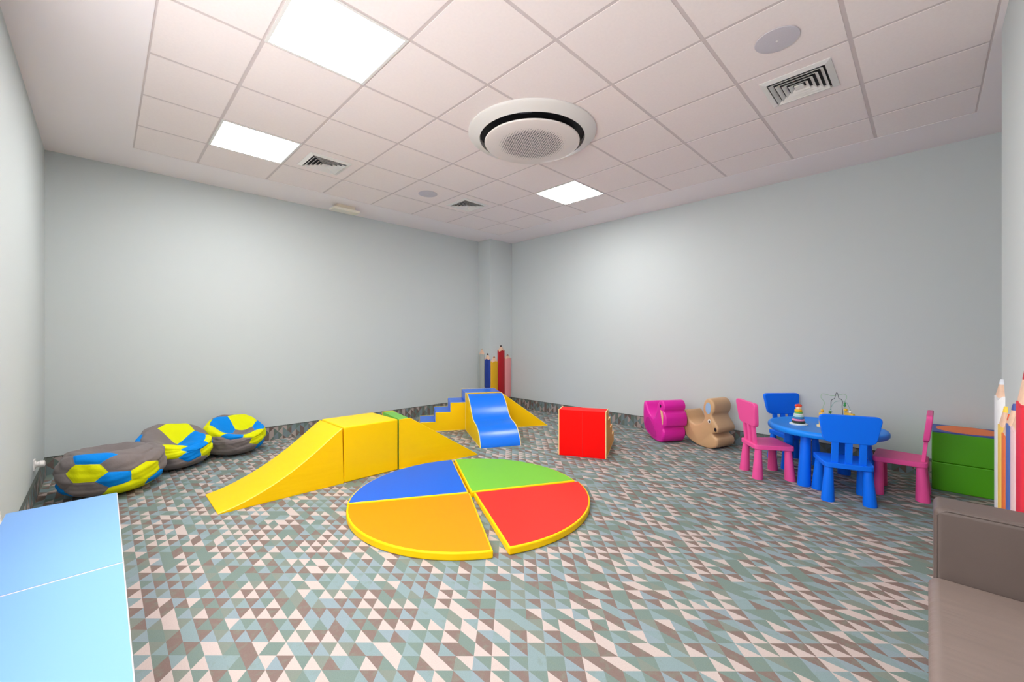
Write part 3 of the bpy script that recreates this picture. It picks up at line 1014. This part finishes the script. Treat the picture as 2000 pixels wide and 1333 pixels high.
MB().tube([(a, 0.03, ZT + z) for a, z in smooth_path(gl + [(-0.02, 0.14), (0.02, 0.142), (0.06, 0.150), (0.09, 0.155), (0.115, 0.14), (0.115, 0.115), (0.098, 0.09), (0.098, 0.05), (0.108, -0.01)], 6)], 0.0018, 6).build('wire', mat('green_wire', (150, 196, 150), 0.4), t, smooth=True)
MB().tube([(a, -0.035, ZT + z) for a, z in smooth_path([(-0.108, -0.01), (-0.09, 0.03), (-0.055, 0.09), (0.0, 0.105), (0.055, 0.09), (0.09, 0.03), (0.108, -0.01)], 6)], 0.0018, 6).build('wire', mat('teal_wire', (120, 170, 160), 0.4), t, smooth=True)
for x, y, c_, nm, r_, zc in ((-0.105, 0.03, (230, 170, 40), 'amber', 0.014, 0.010), (-0.09, -0.035, (70, 120, 40), 'moss', 0.012, 0.010), (-0.055, 0.0, (200, 220, 230), 'ice', 0.013, 0.010), (0.108, 0.03, (240, 190, 30), 'gold', 0.016, 0.014),
                             (0.092, -0.035, (244, 236, 220), 'milk', 0.012, 0.009), (0.098, 0.03, (60, 170, 90), 'jade', 0.011, 0.055), (0.099, 0.03, (60, 170, 90), 'jade', 0.010, 0.072)):
    MB().lathe([(0.002, -r_), (r_ * 0.7, -r_ * 0.7), (r_, 0), (r_ * 0.7, r_ * 0.7), (0.002, r_)], 14, c=(x, y, ZT + zc)).build('bead', mat('bead_' + nm, c_, 0.35), t, smooth=True)

# ------------------------------------------------------------------ green box with orange disc
t = empty('foam_box', 'green padded box with blue top and orange disc beside the pier', 'foam box', (4.845, -5.56, 0))
MB().box(0, 0.405, 0, 0.42, 0.0, 0.232).build('body', GREEN_B, t, bevel=0.008, seg=3)
MB().box(0, 0.405, 0, 0.42, 0.234, 0.478).build('upper_body', GREEN_B, t, bevel=0.008, seg=3)
MB().box(0.001, 0.404, 0.001, 0.419, 0.476, 0.486).build('top_cover', BLUE_D, t, bevel=0.003)
MB().lathe([(0.185, 0.485), (0.185, 0.4885), (0.01, 0.489)], 48, c=(0.2025, 0.21, 0)).build('disc', ORANGE, t)

# ------------------------------------------------------------------ pale blue benches along the left wall
for y1, y0, txt in ((-1.926, -2.930, 'far pale blue low bench along the left wall, beside the bean bag'),
                    (-2.934, -3.938, 'near pale blue low bench, cut off at the bottom left')):
    t = empty('bench', txt, 'bench', (-0.40, y0, 0), 0, 'pale blue benches end to end along the left wall')
    ln = y1 - y0
    MB().box(0.004, 0.39, 0.003, ln - 0.003, 0.0, 0.382).build('body', EDGE_P, t, bevel=0.003)
    MB().box(0.0, 0.396, 0.0, ln, 0.382, 0.3985).build('edge_band', EDGE_P, t, bevel=0.003)
    MB().box(0.002, 0.3925, 0.0035, ln - 0.0035, 0.3985, 0.400).build('top', LBLUE, t)

# ------------------------------------------------------------------ sofa
t = empty('sofa', 'taupe leather sofa with a boxy arm at the right edge', 'sofa', (0.35, -6.02, 0))
D = 0.89
MB().box(0.18, 1.755, 0.03, D - 0.01, 0.10, 0.26).build('base', LEATHER_SHADED, t, bevel=0.01)
MB().box(0.184, 1.748, 0.18, D + 0.016, 0.262, 0.398).build('seat_cushion', LEATHER, t, bevel=0.03, seg=5)
for x0 in (0.0, 1.752):
    a = MB().box(x0, x0 + 0.175, 0.0, D + 0.002, 0.06, 0.642).build('arm', LEATHER_SHADED, t, bevel=0.022, seg=4)
    q = MB()
    for xx in (x0 + 0.004, x0 + 0.171):
        q.tube([(xx, D - 0.006, 0.09), (xx, D - 0.006, 0.615), (xx, D - 0.03, 0.635), (xx, 0.03, 0.635)], 0.0028, 6)
    q.build('arm_seam', LEATHER_SHADED, a, smooth=True)
MB().box(0.18, 1.75, 0.0, 0.20, 0.10, 0.80).build('backrest', LEATHER, t, bevel=0.03, seg=4)
for x in (0.08, 1.84):
    for y in (0.08, D - 0.08):
        MB().lathe([(0.018, 0.0), (0.024, 0.065)], 16, c=(x, y, 0)).build('leg', DARK, t, smooth=True)
